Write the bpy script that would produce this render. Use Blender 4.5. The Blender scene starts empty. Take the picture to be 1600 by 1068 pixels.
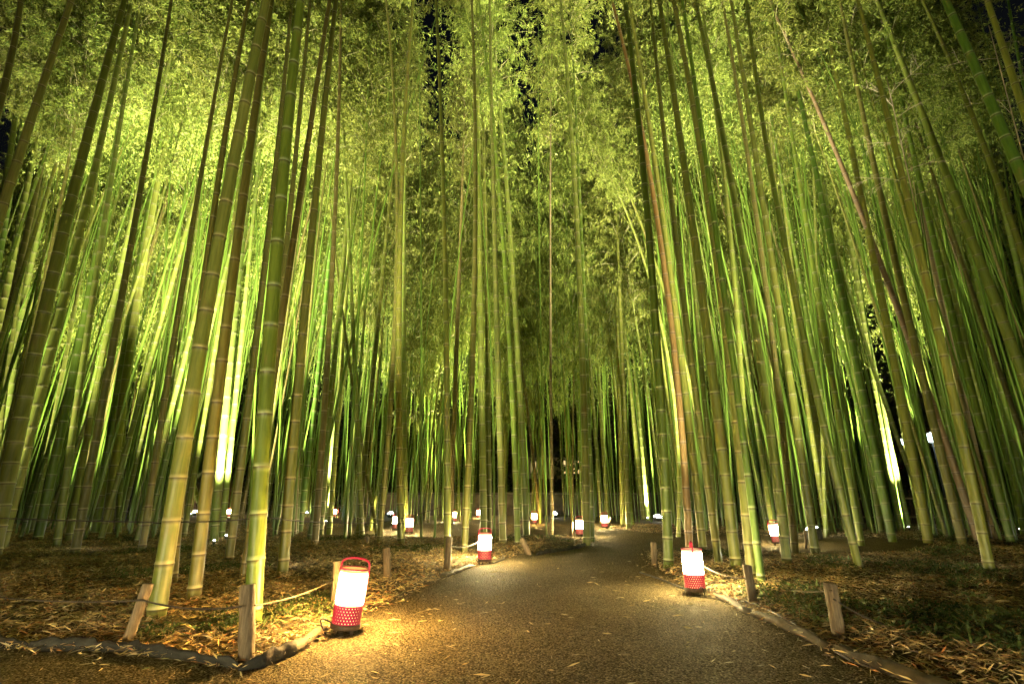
import bpy, math, random
import numpy as np
from mathutils import Vector, Matrix
random.seed(7); rng = np.random.default_rng(11)
S = bpy.context.scene; COL = S.collection
PI = math.pi
# ------------------------------------------------------------------ camera
CAMH = 0.95; F = 800.0; TILT = math.atan2(246, 800)
cT, sT = math.cos(TILT), math.sin(TILT)
def ray(px, py):
    u = (px-800)/F; v = (534-py)/F
    return np.array([u, cT - v*sT, sT + v*cT])
def G(px, py, z=0.0):                       # point of the level ground seen at photo pixel
    d = ray(px, py); t = (z-CAMH)/d[2]
    return np.array([d[0]*t, d[1]*t, z])
def P(px, py, Y):                           # point at distance Y ahead
    d = ray(px, py); t = Y/d[1]
    return np.array([d[0]*t, Y, CAMH+d[2]*t])
cam = bpy.data.cameras.new('camera'); cam.lens = 18.0; cam.sensor_width = 36; cam.clip_end = 600; cam.clip_start = .05
co = bpy.data.objects.new('camera', cam); COL.objects.link(co)
co.location = (0, 0, CAMH); co.rotation_euler = (PI/2+TILT, 0, 0); S.camera = co

# ------------------------------------------------------------------ materials
def nt(name):
    m = bpy.data.materials.new(name); m.use_nodes = True
    n = m.node_tree; return m, n, n.nodes['Principled BSDF']
def N(n, t, **kw):
    o = n.nodes.new(t)
    for k, v in kw.items():
        if k in o.inputs: o.inputs[k].default_value = v
        else: setattr(o, k, v)
    return o
def mixc(n, fac, a, b, blend='MIX'):
    o = n.nodes.new('ShaderNodeMix'); o.data_type = 'RGBA'; o.blend_type = blend
    for sock, val in ((o.inputs[0], fac), (o.inputs[6], a), (o.inputs[7], b)):
        if hasattr(val, 'links'): n.links.new(val, sock)
        elif isinstance(val, (int, float)): sock.default_value = val
        else: sock.default_value = (*val, 1)
    return o.outputs[2]
def ramp(n, fac, p0, p1):
    r = n.nodes.new('ShaderNodeMapRange'); r.inputs[1].default_value = p0; r.inputs[2].default_value = p1
    n.links.new(fac, r.inputs[0]); return r.outputs[0]
def bump(n, bs, h, dist, strength=1.0):
    b = N(n, 'ShaderNodeBump', Distance=dist, Strength=strength); n.links.new(h, b.inputs['Height']); n.links.new(b.outputs[0], bs.inputs['Normal'])

def culm_mat(name, ca, cb, pale, dark=(.05, .035, .015), rough=.38, blot=.5):
    m, n, bs = nt(name)
    tc = N(n, 'ShaderNodeTexCoord'); oi = N(n, 'ShaderNodeObjectInfo')
    mp = N(n, 'ShaderNodeMapping'); mp.inputs['Scale'].default_value = (9, 9, .9); n.links.new(tc.outputs['Object'], mp.inputs[0])
    off = N(n, 'ShaderNodeVectorMath', operation='SCALE'); off.inputs[0].default_value = (31, 17, 53); n.links.new(oi.outputs['Random'], off.inputs['Scale'])
    n.links.new(off.outputs[0], mp.inputs['Location'])
    no = N(n, 'ShaderNodeTexNoise', Scale=1.0, Detail=5.0, Roughness=.6); n.links.new(mp.outputs[0], no.inputs['Vector'])
    mp2 = N(n, 'ShaderNodeMapping'); mp2.inputs['Scale'].default_value = (60, 60, 2.5); n.links.new(tc.outputs['Object'], mp2.inputs[0])
    no2 = N(n, 'ShaderNodeTexNoise', Scale=1.0, Detail=3.0); n.links.new(mp2.outputs[0], no2.inputs['Vector'])
    no3 = N(n, 'ShaderNodeTexNoise', Scale=14.0, Detail=6.0, Roughness=.7); n.links.new(tc.outputs['Object'], no3.inputs['Vector'])
    c = mixc(n, ramp(n, no.outputs[0], .35, .68), ca, cb)
    c = mixc(n, ramp(n, no2.outputs[0], .45, .85), c, tuple(x*.62 for x in ca))
    bl = N(n, 'ShaderNodeMath', operation='MULTIPLY'); bl.inputs[1].default_value = blot
    n.links.new(ramp(n, no3.outputs[0], .56, .72), bl.inputs[0])
    c = mixc(n, bl.outputs[0], c, (ca[0]*1.35, ca[1]*1.12, ca[2]*1.1))
    mp4 = N(n, 'ShaderNodeMapping'); mp4.inputs['Scale'].default_value = (5, 5, 1.6); n.links.new(tc.outputs['Object'], mp4.inputs[0]); n.links.new(off.outputs[0], mp4.inputs['Location'])
    no4 = N(n, 'ShaderNodeTexNoise', Scale=1.0, Detail=8.0, Roughness=.72); n.links.new(mp4.outputs[0], no4.inputs['Vector'])
    st = N(n, 'ShaderNodeMath', operation='MULTIPLY'); st.inputs[1].default_value = .6; n.links.new(ramp(n, no4.outputs[0], .56, .66), st.inputs[0])
    c = mixc(n, st.outputs[0], c, (.15, .1, .032))
    hv = N(n, 'ShaderNodeHueSaturation'); n.links.new(c, hv.inputs['Color'])
    n.links.new(ramp2(n, oi.outputs['Random'], .72, 1.22), hv.inputs['Value'])
    w = N(n, 'ShaderNodeMath', operation='FRACT'); w2 = N(n, 'ShaderNodeMath', operation='MULTIPLY'); w2.inputs[1].default_value = 7.31
    n.links.new(oi.outputs['Random'], w2.inputs[0]); n.links.new(w2.outputs[0], w.inputs[0])
    n.links.new(ramp2(n, w.outputs[0], .478, .522), hv.inputs['Hue'])
    at = N(n, 'ShaderNodeAttribute', attribute_name='ring')
    sp = N(n, 'ShaderNodeSeparateColor'); n.links.new(at.outputs['Color'], sp.inputs[0])
    c = mixc(n, sp.outputs[0], hv.outputs[0], pale)
    c = mixc(n, sp.outputs[1], c, dark)
    n.links.new(c, bs.inputs['Base Color']); bs.inputs['Roughness'].default_value = rough; bs.inputs['Specular IOR Level'].default_value = .35
    bump(n, bs, no2.outputs[0], .004, .5)
    return m
def ramp2(n, fac, a, b):
    r = n.nodes.new('ShaderNodeMapRange'); r.inputs[3].default_value = a; r.inputs[4].default_value = b
    n.links.new(fac, r.inputs[0]); return r.outputs[0]
CM = {
 'o': culm_mat('bamboo_olive', (.115, .15, .021), (.18, .195, .032), (.36, .36, .16)),
 't': culm_mat('bamboo_tan', (.14, .155, .026), (.2, .195, .042), (.38, .34, .16)),
 'b': culm_mat('bamboo_brown', (.115, .108, .024), (.16, .145, .036), (.33, .28, .14)),
 'g': culm_mat('bamboo_green', (.08, .14, .015), (.12, .185, .022), (.38, .42, .2)),
 'r': culm_mat('bamboo_red_brown', (.18, .092, .028), (.23, .14, .045), (.45, .33, .2)),
 'p': culm_mat('bamboo_pinkish', (.2, .14, .06), (.26, .19, .09), (.42, .34, .24)),
 'w': culm_mat('bamboo_pale_lit', (.165, .225, .03), (.235, .265, .055), (.48, .5, .24)),  # pale stem colour, lightened partly to stand for floodlight on lit stems
}
def leaf_mat(name, ca, cb, attr=None, trans=.45):
    m, n, bs = nt(name)
    g = N(n, 'ShaderNodeNewGeometry'); oi = N(n, 'ShaderNodeObjectInfo')
    c = mixc(n, g.outputs['Random Per Island'], ca, cb)
    hv = N(n, 'ShaderNodeHueSaturation'); n.links.new(c, hv.inputs['Color']); n.links.new(ramp2(n, oi.outputs['Random'], .6, 1.3), hv.inputs['Value'])
    n.links.new(ramp2(n, oi.outputs['Random'], .485, .515), hv.inputs['Hue'])
    n.links.new(hv.outputs[0], bs.inputs['Base Color']); bs.inputs['Roughness'].default_value = .5
    bs.inputs['Specular IOR Level'].default_value = .15
    tr = N(n, 'ShaderNodeBsdfTranslucent'); n.links.new(hv.outputs[0], tr.inputs[0])
    mx = N(n, 'ShaderNodeMixShader'); mx.inputs[0].default_value = trans*.62
    n.links.new(bs.outputs[0], mx.inputs[1]); n.links.new(tr.outputs[0], mx.inputs[2])
    n.links.new(mx.outputs[0], n.nodes['Material Output'].inputs[0]); return m
M_leaf = leaf_mat('bamboo_leaves', (.055, .092, .011), (.31, .345, .058))
M_shrub = leaf_mat('shrub_leaves', (.03, .07, .015), (.06, .12, .03), trans=.25)
M_wood = leaf_mat('wood_leaves', (.035, .05, .012), (.07, .09, .025), trans=.3)
M_weed = leaf_mat('weed_leaves', (.045, .07, .018), (.09, .13, .035), trans=.3)
def litter_mat():
    m, n, bs = nt('dry_leaf_litter')
    at = N(n, 'ShaderNodeAttribute', attribute_name='col')
    g = N(n, 'ShaderNodeNewGeometry'); hv = N(n, 'ShaderNodeHueSaturation')
    n.links.new(at.outputs['Color'], hv.inputs['Color']); n.links.new(ramp2(n, g.outputs['Random Per Island'], .55, 1.35), hv.inputs['Value'])
    n.links.new(hv.outputs[0], bs.inputs['Base Color']); bs.inputs['Roughness'].default_value = .6
    return m
M_litter = litter_mat()
def noise_mat(name, ca, cb, scale=20., rough=.8, bd=.01, stretch=(1, 1, 1), metal=0., lo=.35, hi=.7, spec=.4):
    m, n, bs = nt(name)
    tc = N(n, 'ShaderNodeTexCoord'); mp = N(n, 'ShaderNodeMapping'); mp.inputs['Scale'].default_value = stretch
    n.links.new(tc.outputs['Object'], mp.inputs[0])
    no = N(n, 'ShaderNodeTexNoise', Scale=scale, Detail=7.0, Roughness=.65); n.links.new(mp.outputs[0], no.inputs['Vector'])
    n.links.new(mixc(n, ramp(n, no.outputs[0], lo, hi), ca, cb), bs.inputs['Base Color'])
    bs.inputs['Roughness'].default_value = rough; bs.inputs['Metallic'].default_value = metal; bs.inputs['Specular IOR Level'].default_value = spec
    if bd: bump(n, bs, no.outputs[0], bd)
    return m
M_ground = noise_mat('forest_soil', (.04, .03, .014), (.11, .08, .036), 6., .95, .03)
M_stake = noise_mat('weathered_stake', (.07, .05, .03), (.19, .145, .088), 6., .8, .006, (9, 9, 1.2))
M_rail = noise_mat('rail_bamboo', (.3, .22, .11), (.45, .35, .2), 8., .6, .003)
M_brush = noise_mat('brushwood', (.035, .018, .01), (.12, .065, .035), 9., .9, .01, (4, 4, .6))
M_sheet = noise_mat('black_sheet', (.008, .008, .006), (.026, .024, .018), 12., .75, .01)
M_log = noise_mat('edging_log', (.035, .026, .014), (.12, .09, .048), 7., .8, .012)
M_rope = noise_mat('straw_rope', (.05, .037, .02), (.12, .09, .05), 60., .8, 0)
M_darkrope = noise_mat('dark_rope', (.02, .016, .01), (.05, .04, .03), 60., .8, 0)
M_black = noise_mat('black_rubber', (.012, .012, .012), (.03, .03, .03), 20., .45, 0)
M_red = noise_mat('red_lacquer', (.62, .015, .06), (.72, .03, .1), 12., .4, .0005)
M_base = noise_mat('dark_base_metal', (.05, .03, .02), (.12, .07, .04), 15., .45, .001)
M_metal = noise_mat('lamp_metal', (.05, .05, .05), (.12, .12, .12), 15., .4, .0, metal=.6)
M_plaster = noise_mat('house_plaster', (.4, .37, .28), (.5, .46, .36), 3., .9, 0)
M_darkwood = noise_mat('dark_timber', (.03, .022, .016), (.07, .05, .035), 4., .8, 0)
M_tile = noise_mat('roof_tiles', (.04, .042, .045), (.08, .085, .09), 4., .6, .02)
M_stone = noise_mat('stone_wall', (.08, .07, .055), (.18, .155, .12), 2.5, .9, .04)
M_twig = noise_mat('twigs', (.16, .16, .05), (.28, .24, .1), 5., .7, 0)
M_drytwig = noise_mat('dry_twigs', (.42, .33, .2), (.55, .45, .28), 5., .7, 0)
M_trunk = noise_mat('bark', (.03, .025, .018), (.08, .065, .045), 6., .9, .02, (4, 4, .8))
def emit(name, col, s):
    m = bpy.data.materials.new(name); m.use_nodes = True; n = m.node_tree; n.nodes.remove(n.nodes['Principled BSDF'])
    e = N(n, 'ShaderNodeEmission', Strength=s); e.inputs[0].default_value = (*col, 1); n.links.new(e.outputs[0], n.nodes['Material Output'].inputs[0]); return m
LANT = 480.
def glow(name, core, edge, k):
    m = emit(name, core, 1.); n = m.node_tree; e = next(x for x in n.nodes if x.type == 'EMISSION')
    tc = N(n, 'ShaderNodeTexCoord'); sx = N(n, 'ShaderNodeSeparateXYZ'); n.links.new(tc.outputs['Object'], sx.inputs[0])
    a = N(n, 'ShaderNodeMath', operation='SUBTRACT'); a.inputs[1].default_value = .305; n.links.new(sx.outputs[2], a.inputs[0])
    b = N(n, 'ShaderNodeMath', operation='ABSOLUTE'); n.links.new(a.outputs[0], b.inputs[0])
    mr = N(n, 'ShaderNodeMapRange'); mr.interpolation_type = 'SMOOTHSTEP'; mr.inputs[1].default_value = .139; mr.inputs[2].default_value = .07; mr.inputs[3].default_value = 0.; mr.inputs[4].default_value = 1.; n.links.new(b.outputs[0], mr.inputs[0])
    pw = N(n, 'ShaderNodeMath', operation='POWER'); pw.inputs[1].default_value = 4.; n.links.new(mr.outputs[0], pw.inputs[0])
    st = N(n, 'ShaderNodeMath', operation='MULTIPLY_ADD'); st.inputs[1].default_value = k*1.35; st.inputs[2].default_value = 1.15; n.links.new(pw.outputs[0], st.inputs[0]); n.links.new(st.outputs[0], e.inputs[1])
    mx = mixc(n, mr.outputs[0], edge, core); n.links.new(mx, e.inputs[0]); return m
E_warm = glow('lantern_glow_amber', (1, .58, .16), (1, .55, .14), LANT*1.2)
E_neutral = glow('lantern_glow_cream', (1, .78, .36), (1, .6, .2), LANT)
E_cool = glow('lantern_glow_white', (1, .78, .34), (1, .78, .36), LANT*.65)
E_liner = emit('lantern_liner_glow', (1, .7, .35), 2.5)
E_flood = emit('flood_glow_white', (1, .95, .8), 200.)
E_floodb = emit('flood_glow_blue', (.72, .88, 1), 160.)
E_window_wall = emit('lit_window_and_wall', (1, .7, .3), 1.1)
E_street = emit('street_lamp_glow', (.75, .95, 1), 14.)
def path_mat():
    m, n, bs = nt('path_fine_gravel')
    tc = N(n, 'ShaderNodeTexCoord')
    v = N(n, 'ShaderNodeTexVoronoi', Scale=95.); n.links.new(tc.outputs['Object'], v.inputs['Vector'])
    v2 = N(n, 'ShaderNodeTexVoronoi', Scale=60.); n.links.new(tc.outputs['Object'], v2.inputs['Vector'])
    no = N(n, 'ShaderNodeTexNoise', Scale=1.1, Detail=6., Roughness=.6); n.links.new(tc.outputs['Object'], no.inputs['Vector'])
    no2 = N(n, 'ShaderNodeTexNoise', Scale=60., Detail=4.); n.links.new(tc.outputs['Object'], no2.inputs['Vector'])
    c = mixc(n, ramp(n, no.outputs[0], .35, .65), (.07, .055, .027), (.14, .112, .056))
    sep = N(n, 'ShaderNodeSeparateColor'); n.links.new(v.outputs['Color'], sep.inputs[0])
    c = mixc(n, ramp(n, sep.outputs[0], .35, 1.), c, (.3, .24, .13))
    c = mixc(n, ramp(n, v.outputs['Distance'], .45, .85), c, (.025, .018, .008)); c = mixc(n, ramp(n, no2.outputs[0], .5, .75), c, (.04, .028, .012))
    n.links.new(c, bs.inputs['Base Color'])
    n.links.new(ramp2(n, sep.outputs[1], .7, 1.), bs.inputs['Roughness'])
    ad = N(n, 'ShaderNodeMath', operation='ADD'); n.links.new(v.outputs['Distance'], ad.inputs[0]); n.links.new(v2.outputs['Distance'], ad.inputs[1])
    iv = N(n, 'ShaderNodeMath', operation='MULTIPLY'); iv.inputs[1].default_value = -1.; n.links.new(ad.outputs[0], iv.inputs[0])
    bump(n, bs, iv.outputs[0], .013, 1.); bs.inputs['Specular IOR Level'].default_value = .04
    return m
M_path = path_mat()

# ------------------------------------------------------------------ mesh helpers
def mk(name, V, Fq, mats, parent=None, attr=None, mi=None, smooth=False, props=None):
    """V (n,3); Fq: array (m,k) or list of arrays of equal width"""
    me = bpy.data.meshes.new(name)
    V = np.asarray(V, dtype=np.float32)
    Fl = Fq if isinstance(Fq, list) else [Fq]
    Fl = [np.asarray(f, dtype=np.int32) for f in Fl if len(f)]
    me.vertices.add(len(V)); me.vertices.foreach_set('co', V.ravel())
    loops = np.concatenate([f.ravel() for f in Fl]); cnt = np.concatenate([np.full(len(f), f.shape[1], np.int32) for f in Fl])
    st = np.concatenate([[0], np.cumsum(cnt)[:-1]]).astype(np.int32)
    me.loops.add(len(loops)); me.loops.foreach_set('vertex_index', loops)
    me.polygons.add(len(cnt)); me.polygons.foreach_set('loop_start', st); me.polygons.foreach_set('loop_total', cnt)
    for m in (mats if isinstance(mats, list) else [mats]): me.materials.append(m)
    if mi is not None: me.polygons.foreach_set('material_index', np.asarray(mi, np.int32))
    if smooth: me.polygons.foreach_set('use_smooth', np.ones(len(cnt), bool))
    if attr:
        for k, arr in attr.items():
            a = me.color_attributes.new(k, 'FLOAT_COLOR', 'POINT')
            arr = np.asarray(arr, np.float32)
            if arr.shape[1] == 3: arr = np.hstack([arr, np.ones((len(arr), 1), np.float32)])
            a.data.foreach_set('color', arr.ravel())
    me.update(calc_edges=True); me.validate()
    o = bpy.data.objects.new(name, me); COL.objects.link(o)
    if parent is not None: o.parent = parent
    return o
def tag(o, label=None, cat=None, group=None, kind=None):
    if label: o['label'] = label
    if cat: o['category'] = cat
    if group: o['group'] = group
    if kind: o['kind'] = kind
    return o
def empty(name, loc, rot=(0, 0, 0)):
    e = bpy.data.objects.new(name, None); COL.objects.link(e); e.location = loc; e.rotation_euler = rot; e.empty_display_size = .2; return e
class MB:
    def __init__(s): s.V = []; s.F4 = []; s.F3 = []; s.n = 0
    def add(s, v, f4=(), f3=()):
        v = np.asarray(v, float).reshape(-1, 3); s.V.append(v)
        if len(f4): s.F4.append(np.asarray(f4)+s.n)
        if len(f3): s.F3.append(np.asarray(f3)+s.n)
        s.n += len(v)
    def tube(s, pts, rad, seg=6, caps=True):
        pts = np.asarray(pts, float); k = len(pts); rad = np.full(k, rad) if np.isscalar(rad) else np.asarray(rad, float)
        T = np.gradient(pts, axis=0); T /= np.linalg.norm(T, axis=1)[:, None]+1e-12
        ref = np.array([0, 0, 1.]) if abs(T[:, 2]).mean() < .8 else np.array([1., 0, 0])
        A = np.cross(T, ref); A /= np.linalg.norm(A, axis=1)[:, None]+1e-12; B = np.cross(T, A)
        an = np.arange(seg)*2*PI/seg
        v = pts[:, None]+rad[:, None, None]*(np.cos(an)[None, :, None]*A[:, None]+np.sin(an)[None, :, None]*B[:, None])
        s.add(v, grid_faces(k, seg)); b = s.n-k*seg
        if caps:
            for base, p in ((b, pts[0]), (b+(k-1)*seg, pts[-1])):
                s.V.append(p[None]); c = s.n; s.n += 1
                s.F3.append(np.array([[base+i, base+(i+1) % seg, c] for i in range(seg)]))
    def box(s, c, size, R=None):
        h = np.array(size)/2; v = np.array([[x, y, z] for x in (-1, 1) for y in (-1, 1) for z in (-1, 1)])*h
        if R is not None: v = v @ np.array(R).T
        s.add(v+np.array(c), [[0, 1, 3, 2], [4, 6, 7, 5], [0, 4, 5, 1], [2, 3, 7, 6], [0, 2, 6, 4], [1, 5, 7, 3]])
    def lathe(s, prof, seg=24):
        prof = np.asarray(prof, float); an = np.arange(seg)*2*PI/seg
        v = np.stack([prof[:, 0, None]*np.cos(an), prof[:, 0, None]*np.sin(an), np.repeat(prof[:, 1, None], seg, 1)], -1)
        s.add(v, grid_faces(len(prof), seg))
    def build(s, name, mat, parent=None, smooth=True):
        Fs = []
        if s.F4: Fs.append(np.concatenate(s.F4))
        if s.F3: Fs.append(np.concatenate(s.F3))
        return mk(name, np.concatenate(s.V), Fs, mat, parent, smooth=smooth)
def grid_faces(k, seg):
    i = np.arange(k-1)[:, None]*seg; j = np.arange(seg)[None]; j2 = (j+1) % seg
    return np.stack([i+j, i+j2, i+seg+j2, i+seg+j], -1).reshape(-1, 4)
def leaves(base, d, L, W, droop=.15):
    """folded rhombic leaves: base (n,3), d unit dirs, L,W (n,)"""
    n = len(base); r = rng.normal(size=(n, 3)); s = np.cross(d, r); s /= np.linalg.norm(s, axis=1)[:, None]+1e-9
    up = np.cross(s, d); L = L[:, None]; W = W[:, None]
    mid = base+d*L*.42; tip = base+d*L - np.array([0, 0, 1.])*L*droop
    V = np.stack([base, mid+s*W*.5+up*W*.18, tip, mid-s*W*.5+up*W*.18], 1).reshape(-1, 3)
    return V, np.arange(n*4).reshape(n, 4)

# ------------------------------------------------------------------ path outline and ground height
PX = [(0, 1016), (180, 1020), (300, 1034), (395, 1048), (450, 1030), (500, 1000), (560, 968), (620, 935), (690, 904), (745, 884), (800, 868), (870, 859), (915, 852),
      (928, 846), (905, 839), (800, 839), (700, 840), (600, 839), (470, 838), (470, 823), (620, 820), (740, 816), (830, 818), (940, 822), (1000, 832), (1060, 834), (1250, 838), (1460, 843),
      (1460, 858), (1290, 868), (1100, 862), (1022, 857), (1008, 870), (1036, 895), (1080, 922), (1130, 940), (1190, 966), (1290, 1016), (1400, 1062)]
pts = [G(*p)[:2] for p in PX]
poly = [np.array([-16, pts[0][1]+.15])]+pts+[np.array([3.4, 1.2]), np.array([3.6, -14]), np.array([-16, -14])]
poly = np.array(poly)
for _ in range(2):
    q = np.roll(poly, -1, 0); poly = np.stack([poly*.75+q*.25, poly*.25+q*.75], 1).reshape(-1, 2)
def inside(p):
    x, y = p[:, 0], p[:, 1]; r = np.zeros(len(p), bool); q = np.roll(poly, -1, 0)
    for (x1, y1), (x2, y2) in zip(poly, q):
        if y1 == y2: continue
        c = ((y1 > y) != (y2 > y)) & (x < (x2-x1)*(y-y1)/(y2-y1)+x1); r ^= c
    return r
def pdist(p):
    d = np.full(len(p), 1e9); q = np.roll(poly, -1, 0)
    for a, b in zip(poly, q):
        ab = b-a; t = np.clip(((p-a)@ab)/(ab@ab+1e-12), 0, 1); d = np.minimum(d, np.hypot(*(p-a-t[:, None]*ab).T))
    return d
def sdist(p):
    p = np.asarray(p, float)[:, :2]; d = pdist(p); return np.where(inside(p), -d, d)
def bumps(p):
    x, y = p[:, 0], p[:, 1]
    return .5+.16*np.sin(1.7*x+.6*y)+.14*np.sin(2.9*y-1.1*x+1)+.12*np.sin(4.7*x+3.1*y+2)+.1*np.sin(7.9*x-6.3*y)+.08*np.sin(13*x+11*y)
def gz(p, sd=None):
    p = np.asarray(p, float); sd = sdist(p) if sd is None else sd
    k = np.clip(sd/.5, 0, 1); k = k*k*(3-2*k)
    return -.03+k*(.03+.075*bumps(p))
def axis(near, far, step):
    a = np.arange(-near, near+1e-6, step); r = []; v = near; s = step
    while v < far: s *= 1.35; v += s; r.append(v)
    r = np.array(r); return np.concatenate([-r[::-1], a, r])
gx = axis(8.5, 260, .11); gy = axis(6.5, 260, .11)+6.5
X, Y = np.meshgrid(gx, gy); gp = np.stack([X.ravel(), Y.ravel()], 1)
nearm = (abs(gp[:, 0]) < 24) & (abs(gp[:, 1]-6) < 24); sd = np.full(len(gp), 9.); sd[nearm] = sdist(gp[nearm])
gv = np.column_stack([gp, gz(gp, sd)]); w = len(gx); i = (np.arange(len(gy)-1)[:, None]*w+np.arange(w-1)[None]).ravel()
tag(mk('ground', gv, np.stack([i, i+1, i+w+1, i+w], 1), M_ground, smooth=True), 'dark forest soil under the bamboo', None, None, 'structure')
# path as one sheet with a filled outline
import bmesh
bm = bmesh.new(); vs = [bm.verts.new((x, y, 0)) for x, y in poly]; es = [bm.edges.new((vs[k], vs[(k+1) % len(vs)])) for k in range(len(vs))]
bmesh.ops.triangle_fill(bm, use_beauty=True, use_dissolve=False, edges=es); bmesh.ops.recalc_face_normals(bm, faces=bm.faces)
me = bpy.data.meshes.new('path'); bm.to_mesh(me); bm.free(); me.materials.append(M_path)
po = bpy.data.objects.new('path', me); COL.objects.link(po); tag(po, 'fine gravel footpath forking among the bamboo', None, None, 'structure')

# ------------------------------------------------------------------ bamboo crown variants
def crown_mesh(seed, L, R, nb=3, ncl=22, nl=14, leafL=.108, leafW=.0215):
    global rng
    rng = np.random.default_rng(seed)
    tw = MB(); B = []; D = []
    z = .05; az = rng.uniform(0, 6.28)
    while z < L:
        f = z/L; prof = (.45+.55*min(1, f/.3))*(1-.75*max(0, (f-.45)/.55))
        for k in range(nb):
            az += 2.4+rng.normal()*.3
            bl = R*prof*rng.uniform(.55, 1.15); el = rng.uniform(.35, .95)
            h = np.array([math.cos(az), math.sin(az), 0]); t = np.linspace(0, 1, 5)[:, None]
            pts = np.array([0, 0, z])+h*(t*bl*math.cos(el))+np.array([0, 0, 1.])*(t*bl*math.sin(el)-.45*bl*t**2)
            tw.tube(pts, np.linspace(.011, .003, 5), 3, False)
            m = max(4, int(ncl*prof*rng.uniform(.7, 1.3)))
            ts = rng.uniform(.22, 1.03, m)
            c = np.array([np.interp(ts, t[:, 0], pts[:, a]) for a in range(3)]).T
            side = rng.normal(size=(m, 3)); side[:, 2] = side[:, 2]*.5-.15; side *= (.16*bl*rng.uniform(.3, 1.3, (m, 1)))
            c = c+side
            hd = h*.6+side/(np.linalg.norm(side, axis=1)[:, None]+1e-6); hd /= np.linalg.norm(hd, axis=1)[:, None]
            for q in range(nl):
                d = hd*.8+rng.normal(size=(m, 3))*.55+np.array([0, 0, -.35]); d /= np.linalg.norm(d, axis=1)[:, None]
                B.append(c+rng.normal(size=(m, 3))*.035); D.append(d)
        z += rng.uniform(.2, .3) if rng.random() > .22 else rng.uniform(.5, .8)
    B = np.concatenate(B); D = np.concatenate(D); n = len(B)
    V, Fq = leaves(B, D, leafL*rng.uniform(.6, 1.25, n), leafW*rng.uniform(.7, 1.25, n), .2)
    tv = np.concatenate(tw.V); tf = np.concatenate(tw.F4)
    o = mk('crown', np.concatenate([V, tv]), [np.concatenate([Fq, tf+len(V)])], [M_leaf, M_twig], mi=np.concatenate([np.zeros(len(Fq)), np.ones(len(tf))]))
    me = o.data; bpy.data.objects.remove(o); return me
CROWNS = [crown_mesh(100+k, 7.0, 1.75) for k in range(6)]
rng = np.random.default_rng(5)

# ------------------------------------------------------------------ bamboo culms
def culm(base, fx, fy, H, r0, col, seg, zmax=None, flat=None, node=.42, broken=False):
    """root Empty at base with a culm mesh whose axis runs through (fx(z), fy(z), z)"""
    zs = [-.12]; rg = [(0, 0)]; rr = [1.]
    z = random.uniform(.05, .2); k = 0; top = zmax or H
    while z < top-.05:
        for dz, ring, rad in ((-.055, (0, 0), 1.), (-.03, (.12, 0), 1.), (-.013, (.1, .55), 1.02), (-.003, (0, .85), 1.06), (.004, (.8, 0), 1.09), (.018, (.5, 0), 1.01), (.036, (0, 0), .99)):
            zs.append(z+dz); rg.append(ring); rr.append(rad)
        z += min(.33+.02*k, node)*random.uniform(.88, 1.12)*(1 if z < H*.7 else .9); k += 1
    zs.append(top); rg.append((0, 0)); rr.append(1.)
    zs = np.array(zs); o = np.argsort(zs); zs = zs[o]; rg = np.array(rg)[o]; rr = np.array(rr)[o]
    rad = r0*np.maximum(.12, 1-.86*np.clip(zs/H, 0, 1)**1.35)*rr*(1+.03*np.exp(-np.maximum(zs, 0)/.2))
    c = np.stack([fx(zs)-base[0], fy(zs)-base[1], zs], 1)
    an = np.arange(seg)*2*PI/seg+random.random()
    T = np.gradient(c, zs, axis=0); T /= np.linalg.norm(T, axis=1)[:, None]
    A = np.cross(T, [0, 1., 0]); A /= np.linalg.norm(A, axis=1)[:, None]; B = np.cross(T, A)
    v = c[:, None]+rad[:, None, None]*(np.cos(an)[None, :, None]*A[:, None]+np.sin(an)[None, :, None]*B[:, None])
    at = np.repeat(np.column_stack([rg, np.zeros(len(rg))]), seg, 0)
    V = np.concatenate([v.reshape(-1, 3), c[-1:]]); f3 = np.array([[(len(zs)-1)*seg+i, (len(zs)-1)*seg+(i+1) % seg, len(V)-1] for i in range(seg)])
    at = np.concatenate([at, np.zeros((1, 3))])
    root = empty('bamboo', (base[0], base[1], 0))
    mk('culm', V, [grid_faces(len(zs), seg), f3], CM[col], root, {'ring': at}, smooth=True)
    return root
BAM = []   # (root, info)
def add_crown(root, base, fx, fy, zc, H, R=1.):
    o = bpy.data.objects.new('crown', random.choice(CROWNS)); COL.objects.link(o); o.parent = root
    a = np.array([fx(zc), fy(zc), zc]); b = np.array([fx(H), fy(H), H]); d = b-a
    q = Vector(d).to_track_quat('Z', 'Y').to_matrix() @ Matrix.Rotation(random.uniform(0, 6.28), 3, 'Z')
    s = np.linalg.norm(d)*1.04/7.0
    m = q.to_4x4() @ Matrix.Diagonal((R, R, s, 1)); m.translation = Vector((a[0]-base[0], a[1]-base[1], a[2])); o.matrix_local = m
def quad_curve(B, pts):
    """x(z) through base and two (z,x) points; linear beyond the upper one"""
    (z1, x1), (z2, x2) = pts; a1, a2 = (x1-B[0])/z1, (x2-B[0])/z2
    b = (a2-a1)/(z2-z1); a = a1-b*z1; zt = z2
    def fx(z):
        z = np.asarray(z, float); zc = np.minimum(z, zt); return B[0]+a*zc+b*zc*zc+(a+2*b*zt)*(z-zc)*1.0
    return fx
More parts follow.
